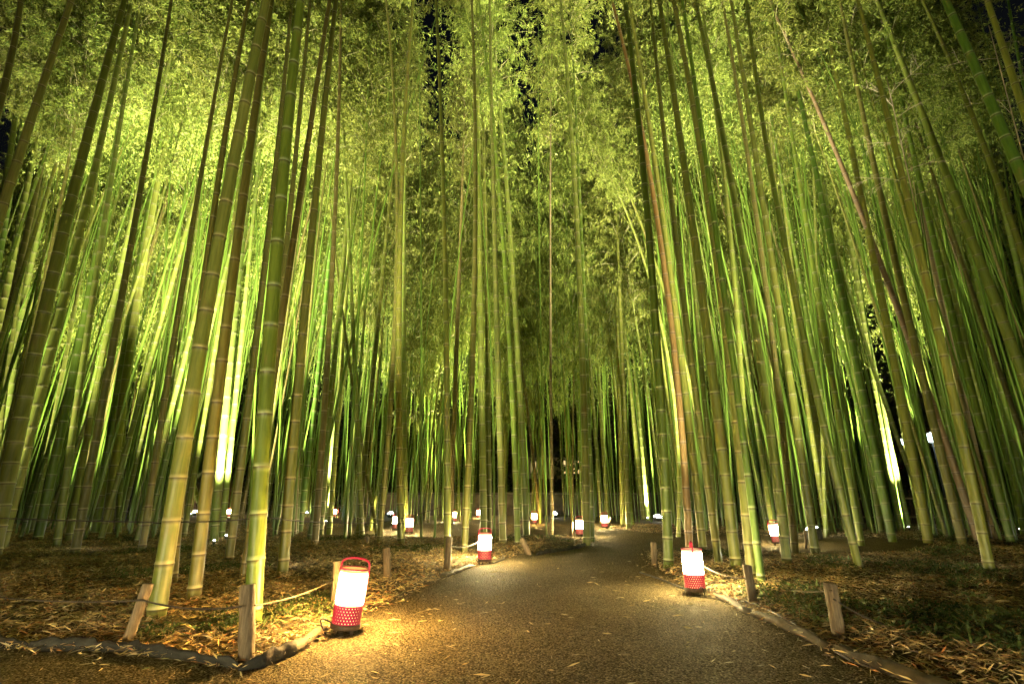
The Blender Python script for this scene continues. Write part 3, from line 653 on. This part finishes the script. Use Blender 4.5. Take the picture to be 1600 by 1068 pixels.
# ------------------------------------------------------------------ floodlights
def flood(loc, aim, power, color, label, cone=95, face=E_flood, blend=.9, size=.045, scale=1., smooth=45.):
    loc = np.array(loc, float); aim = np.array(aim, float); d = Vector(aim-loc).normalized()
    root = empty('floodlight', loc); R = d.to_track_quat('Z', 'Y').to_matrix(); Rn = np.array(R)
    c = np.array([0, 0, .14]); b = MB(); b.lathe([(0, -.10), (.04, -.1), (.062, -.06), (.072, .0), (.076, .03), (.07, .03), (.066, .012)], 18)
    for i in range(len(b.V)): b.V[i] = (b.V[i]*scale)@Rn.T+c
    b.build('housing', M_metal, root)
    l = MB(); l.lathe([(.066, .012), (.062, .035), (.046, .056), (.024, .068), (0, .072)], 18); l.V[0] = (l.V[0]*scale)@Rn.T+c; l.build('lens', face, root)
    s = MB(); s.tube([(0, 0, -.1), (0, 0, .1)], .012, 8); s.box((0, 0, .005), (.1, .1, .012)); s.build('bracket', M_metal, root, False)
    L = bpy.data.lights.new('flood_beam', 'SPOT'); L.energy = power; L.color = color; L.spot_size = math.radians(cone); L.spot_blend = blend; L.shadow_soft_size = size
    if smooth:
        L.use_nodes = True; ln = L.node_tree; fo = ln.nodes.new('ShaderNodeLightFalloff'); fo.inputs['Strength'].default_value = 1.; fo.inputs['Smooth'].default_value = smooth
        ln.links.new(fo.outputs['Quadratic'], ln.nodes['Emission'].inputs['Strength'])
    lo = bpy.data.objects.new('flood_beam', L); COL.objects.link(lo); lo.parent = root
    lo.location = Vector(c)+d*(.08*scale+.05); lo.rotation_euler = d.to_track_quat('-Z', 'Y').to_euler()
    tag(root, label, 'floodlight', 'floodlights in the grove')
WH = (1, .93, .74); CW = (.93, 1, .86); GR = (1, .97, .6)
K = 6.2
FL = [ # px, base y, aim offset, power, colour, label, cone
 (303, 806, (-2, -1.5, 6), 5000, WH, 'star-bright floodlight facing the camera between two tan stems', 120, E_flood),
 (335, 836, (.6, 2.5, 10), 9000, WH, 'floodlight hidden behind the gleaming pale stems', 80, E_flood),
 (476, 807, (0, -.5, 6), 5500, CW, 'bluish floodlight low behind the tan stem left of centre', 110, E_floodb),
 (511, 816, (.6, 2.5, 10), 5500, WH, 'floodlight hidden behind a white-lit stem left of centre', 80, E_flood),
 (610, 809, (0, 0, 6), 8500, CW, 'bluish floodlight beyond the far path', 120, E_floodb),
 (866, 809, (.3, -.3, 6), 8000, GR, 'small floodlight beside the thin pinkish stem', 120, E_flood),
 (1028, 815, (.5, -.5, 5), 6500, WH, 'star-bright floodlight beside the big green stem at right fork', 120, E_flood),
 (1009, 812, (-.6, 3, 9), 6500, WH, 'floodlight hidden behind white-lit stems right of centre', 85, E_flood),
 (1419, 818, (-1.0, 1.5, 9), 10000, WH, 'flat floodlight at the foot of two gleaming stems by the fence', 95, E_flood),
 (150, 832, (-.5, 3, 9), 7000, WH, 'floodlight hidden behind the brown stem on the left', 100, E_flood),
 (-60, 838, (-1, 3, 9), 4500, WH, 'floodlight outside the left edge behind leaning stems', 100, E_flood),
 (60, 822, (.5, 3, 8), 7500, GR, 'floodlight deep behind the thick left stems', 110, E_flood),
 (700, 813, (0, 1, 6), 15000, GR, 'floodlight deep behind the centre stems', 120, E_flood),
 (1119, 846, (0, 4, 9), 7000, WH, 'floodlight hidden behind the stems past the white lantern', 105, E_flood),
 (1273, 842, (-.5, 4, 10), 4500, WH, 'floodlight low on the right fork behind olive stems', 95, E_flood),
 (1600, 836, (-.6, 2, 9), 6000, WH, 'floodlight outside the right edge among stems', 90, E_flood),
]
for px, by, ao, pw, col_, lab, cone, face in FL:
    l = G(px, by); hid = 'hidden' in lab or 'deep' in lab or 'outside' in lab or 'foot' in lab
    flood(l, l+np.array((ao[0], min(ao[1], 1.6), 9) if hid else ao), pw*K*(1.5 if hid else .55), col_, lab, 78 if hid else 110, face, 1., scale=1. if hid else 2.6, smooth=0. if 'flat' in lab else 50.)
for cx, cy, tx, ty, dx, pw, lab in ((334, 850, 352, 640, .0, 15000, 'small floodlight at the foot of the gleaming pale stems'), (509, 818, 522, 620, 0, 14000, 'small floodlight at the foot of a white-lit slim stem'),
                                (1009, 813, 992, 640, .1, 11000, 'small floodlight at the foot of two slim white-lit stems'), (1416, 828, 1386, 640, .1, 24000, 'flat bright floodlight just before two gleaming stems by the fence'), (346, 842, 362, 640, .1, 9000, 'second small floodlight between the gleaming pale stems')):
    l = G(cx, cy); t_ = P(tx+(tx-cx)*.1, ty-(cy-ty)*.1, l[1]); l = l*(1-1.15/l[1])+np.array([dx, 0, 0]); flood(l, t_, pw*1.4, (1, .96, .74), lab, 52, E_flood, .7, scale=.5, smooth=0.)
for px, by, ao, pw, lab in ((116, 868, (.6, 4.5, 10), 21000, 'added fill floodlight behind the brown front stem at the left'), (441, 900, (.8, 5, 11), 20000, 'added fill floodlight behind the tan stem left of the biggest lantern'),
                            (1151, 892, (-.3, 4.5, 11), 14000, 'added fill floodlight behind the thick olive stem past the white lantern'), (-120, 872, (.5, 3.5, 10), 30000, 'added fill floodlight behind the leaning stems beyond the left edge'), (1690, 850, (-1.5, 3, 10), 17000, 'added fill floodlight behind the stems beyond the right edge'), (1344, 892, (-.6, 3, 10), 20000, 'added fill floodlight behind the olive stems on the right'),
                            (1549, 902, (-1, 3.5, 9), 14000, 'added fill floodlight behind the long olive stem rising on the right'),
                            (725, 866, (.2, 5, 11), 14000, 'added fill floodlight behind the tan stem left of the middle lantern')):
    l = G(px, by); l = l+np.array([l[0], l[1], 0])/np.hypot(l[0], l[1])*.45; flood(l, l+np.array(ao), pw*.85, WH if px > 600 else (1, .93, .66), lab, 58, E_flood, 1., scale=.6)  # lamps added behind near stems to brighten the dark crowns
flood((-3.4, -3.5, 0), (-1.5, 6, 5), 2600, (1, .95, .6), 'added fill floodlight behind the viewer on the left bank', 120)  # unseen lamp added to light the near stems from the front
flood((4.6, -3.5, 0), (3, 6, 5), 2600, (1, .95, .6), 'added fill floodlight behind the viewer on the right bank', 120)  # its added counterpart, front fill for the stems at right

# ------------------------------------------------------------------ fences, bank, shrubs, house, lamps
def stick_panel(x0, y0, x1, y1, h, n, seed):
    r = np.random.default_rng(seed); mb = MB(); a = np.array([x0, y0, 0.]); b = np.array([x1, y1, 0.])
    u = (b-a)/np.linalg.norm(b-a); nn = np.array([-u[1], u[0], 0])
    for t in np.linspace(0, 1, n):
        p = a*(1-t)+b*t+nn*r.normal()*.025; hh = h*r.uniform(.8, 1.1); q = p+np.array([r.normal()*.05, r.normal()*.03, hh])
        mb.tube([p+[0, 0, -.1], (p+q)/2+r.normal(size=3)*.015, q], [.022, .018, .006], 4)
    return mb
def brush_fence(x0, y0, x1, y1, h, n, rails, label, seed):
    root = empty('brushwood_fence', (x0, y0, 0)); tag(root, label, 'fence')
    mb = stick_panel(0, 0, x1-x0, y1-y0, h, n, seed); mb.build('brush_panel', M_brush, root)
    L = math.hypot(x1-x0, y1-y0); u = np.array([x1-x0, y1-y0, 0])/L; nn = np.array([u[1], -u[0], 0]); nn = nn if nn[1] < 0 else -nn
    for z in rails:
        m = MB(); m.tube([u*t*L+nn*.08+np.array([0, 0, z+.015*math.sin(9*t)]) for t in np.linspace(0, 1, 14)], .028, 8); m.build('rail', M_rail, root)
    for t in np.linspace(.02, .98, int(L/2.2)):
        m = MB(); m.tube([u*t*L+nn*.03+np.array([0, 0, -.1]), u*t*L+nn*.03+np.array([0, 0, h*.92])], .04, 8); m.build('fence_post', M_stake, root)
brush_fence(11.6, 21.2, 30, 19.0, 1.2, 620, (.30, .98), 'long brown brushwood fence with two pale bamboo rails at right', 2)
brush_fence(-38, 30.5, -17.5, 33.5, 2.3, 420, (.25,), 'dark brushwood fence far behind the leaning stems at left', 3)
def leaf_cloud(r, n, ctr, rad, LL, WW, gap=2.2):
    q = r.normal(size=(n*2, 3)); q /= np.linalg.norm(q, axis=1)[:, None]; q *= (r.random((n*2, 1))**.45)
    k = np.sin(q[:, 0]*5+gap)*np.sin(q[:, 1]*6)*np.sin(q[:, 2]*5.5+1)+.25*r.normal(size=n*2)
    q = q[k > -.12][:n]; b = ctr+q*np.array(rad); d = q+r.normal(size=q.shape)*.8; d[:, 2] -= .2; d /= np.linalg.norm(d, axis=1)[:, None]
    return b, d
def shrub(px, by, h, rad, label, seed, mat=M_shrub):
    r = np.random.default_rng(seed); B_ = G(px, by) if isinstance(by, (int, float)) and by > 100 else None
    root = empty('shrub', B_); tag(root, label, 'shrub', 'dark shrubs behind the stems')
    bs = []; ds = []
    for k in range(5):
        b, d = leaf_cloud(r, 900, np.array([r.normal()*rad*.45, r.normal()*rad*.35, h*r.uniform(.4, .8)]), (rad*.6, rad*.6, h*.3), .1, .05, k); bs.append(b); ds.append(d)
    b = np.concatenate(bs); d = np.concatenate(ds); n = len(b); global rng
    V, Fq = leaves(b, d, r.uniform(.1, .2, n), r.uniform(.05, .09, n), .15); mk('foliage', V, Fq, mat, root)
    s = MB()
    for k in range(5): s.tube([(0, 0, -.05), (r.normal()*rad*.2, r.normal()*rad*.2, h*.4), (r.normal()*rad*.5, r.normal()*rad*.4, h*.8)], [.05, .035, .01], 6)
    s.build('stem', M_trunk, root)
SH = [(222, 804.5, 5.4, 2.1, 'green-lit broadleaf shrub between the pale stems and the dark leaning stem'), (282, 804, 6, 2., 'dark shrub behind the thick tan stems'),
      (640, 803, 4., 2.4, 'dark shrub far behind the far left path'), (760, 802, 3.8, 2.2, 'dark shrub far behind the middle lantern'), (960, 802, 5, 2.4, 'dark shrub far behind the slim lit stems'),
      (1180, 803, 4.5, 2.4, 'dark shrub beyond the right fork'), (1340, 803, 6., 2.6, 'tall dark shrub rising behind the brushwood fence'), (1530, 803, 5, 2.4, 'dark shrub behind the fence near the pink stem'), (80, 803, 5, 2.4, 'dark shrub behind the thick left stems')]
for i, s_ in enumerate(SH): shrub(*s_, 40+i)
sp = G(222, 805.5); L = bpy.data.lights.new('green_beam', 'SPOT')
flood(sp+np.array([.3, -1.2, 0]), sp+np.array([0, .3, 3.2]), 900, (.12, 1, .35), 'small green floodlight under the broadleaf shrub', 70, E_floodb)
# far wood closing the view
r = np.random.default_rng(77); n = 130000
th = r.uniform(-1.15, 1.15, n); dd = r.uniform(38, 54, n); hz = 22*r.random(n)**.9+.2*r.normal(size=n)
top = 14+3*np.sin(th*9)+2*np.sin(th*23+1)+5*(th > .25)
ok = hz < top; b = np.stack([np.sin(th)*dd, np.cos(th)*dd, hz], 1)[ok]; hole = (abs(b[:, 0]/b[:, 1]-.03) < .05) & (b[:, 2] < 5.5) & (b[:, 2] > .2) & (b[:, 1] < 46); b = b[~hole]
d = r.normal(size=b.shape); d /= np.linalg.norm(d, axis=1)[:, None]; n = len(b)
V, Fq = leaves(b, d, r.uniform(.35, .8, n), r.uniform(.2, .42, n), .1)
tag(mk('far_wood', V, Fq, M_wood), 'dark mass of trees closing the view behind the grove', None, None, 'stuff')
# embankment wall and lit house
w0 = empty('stone_wall', (0, 33, 0)); tag(w0, 'low dark stone wall across the far end of the grove', 'wall'); m = MB(); m.box((1.5, 0, .6), (22, .5, 1.3)); m.build('wall', M_stone, w0, False); m = MB(); m.box((1.5, 0, 1.31), (22.2, .62, .12)); m.build('coping', M_stone, w0, False)
hs = P(868, 740, 44); house = empty('tea_house', (hs[0], 44, 0)); tag(house, 'small distant house with a warm lit window seen past the bend', 'house')
m = MB(); m.box((0, 1.5, 1.3), (6.2, 3, 2.6)); m.build('base_wall', M_darkwood, house, False)
m = MB(); m.box((0, 1.6, 3.5), (5.8, 2.8, 1.8)); m.build('wall', M_plaster, house, False)
m = MB(); m.add([(-3.6, -.7, 4.35), (3.6, -.7, 4.35), (3.6, 4, 4.35), (-3.6, 4, 4.35), (-3, 1.6, 5.9), (3, 1.6, 5.9)], [(0, 1, 5, 4), (2, 3, 4, 5), (0, 3, 2, 1)], [(1, 2, 5), (3, 0, 4)]); m.build('roof', M_tile, house, False)
for x, wd, e in ((-1.75, .55, E_window_wall), (.9, .35, E_window_wall), (1.45, .5, E_window_wall), (2.1, .4, E_window_wall)):  # leftmost is the lit window; the others add glow for a pale wall
    m = MB(); m.box((x, .185, 3.55), (wd, .03, 1.1 if x > 0 else .8)); wo = m.build('window', e, house, False)
    m = MB(); m.box((x, .16, 3.55), (.05, .03, 1.1)); m.box((x, .16, 3.0), (wd+.1, .03, .07)); m.box((x, .16, 4.12), (wd+.1, .03, .07)); m.build('frame', M_darkwood, wo, False)
for px, py, lab in ((1455, 683, 'brighter bluish street lamp far behind the fence'), (1408, 690, 'fainter bluish street lamp far behind the gleaming stems')):
    q = P(px, py, 26); st = empty('street_lamp', (q[0], 26, 0)); tag(st, lab, 'street lamp', 'street lamps beyond the fence')
    m = MB(); m.tube([(0, 0, 0), (0, 0, q[2]-.15)], [.05, .03], 10); m.build('pole', M_black, st)
    m = MB(); rr = .24 if px > 1420 else .15; m.lathe([(rr*math.sin(t)+.001, q[2]-rr*math.cos(t)) for t in np.linspace(0, PI, 9)], 14); m.build('globe', E_street, st)

# ------------------------------------------------------------------ night sky
wd = bpy.data.worlds.new('World'); S.world = wd; wd.use_nodes = True; n = wd.node_tree
sky = n.nodes.new('ShaderNodeTexSky'); sky.sky_type = 'NISHITA'; sky.sun_disc = False; sky.sun_elevation = math.radians(-1); sky.sun_rotation = math.radians(200)
n.links.new(sky.outputs[0], n.nodes['Background'].inputs[0]); n.nodes['Background'].inputs[1].default_value = .016
# ------------------------------------------------------------------ render settings
S.view_settings.view_transform = 'Standard'; S.view_settings.look = 'None'; S.view_settings.exposure = 0; S.view_settings.gamma = 1
c = S.cycles; c.max_bounces = 6; c.diffuse_bounces = 2; c.glossy_bounces = 2; c.transmission_bounces = 3; c.transparent_max_bounces = 4
c.sample_clamp_indirect = 6; c.sample_clamp_direct = 0; c.use_denoising = True; c.use_light_tree = True; c.caustics_reflective = False; c.caustics_refractive = False
try: c.denoiser = 'OPENIMAGEDENOISE'; c.denoising_input_passes = 'RGB_ALBEDO_NORMAL'; c.denoising_prefilter = 'NONE'
except Exception: pass
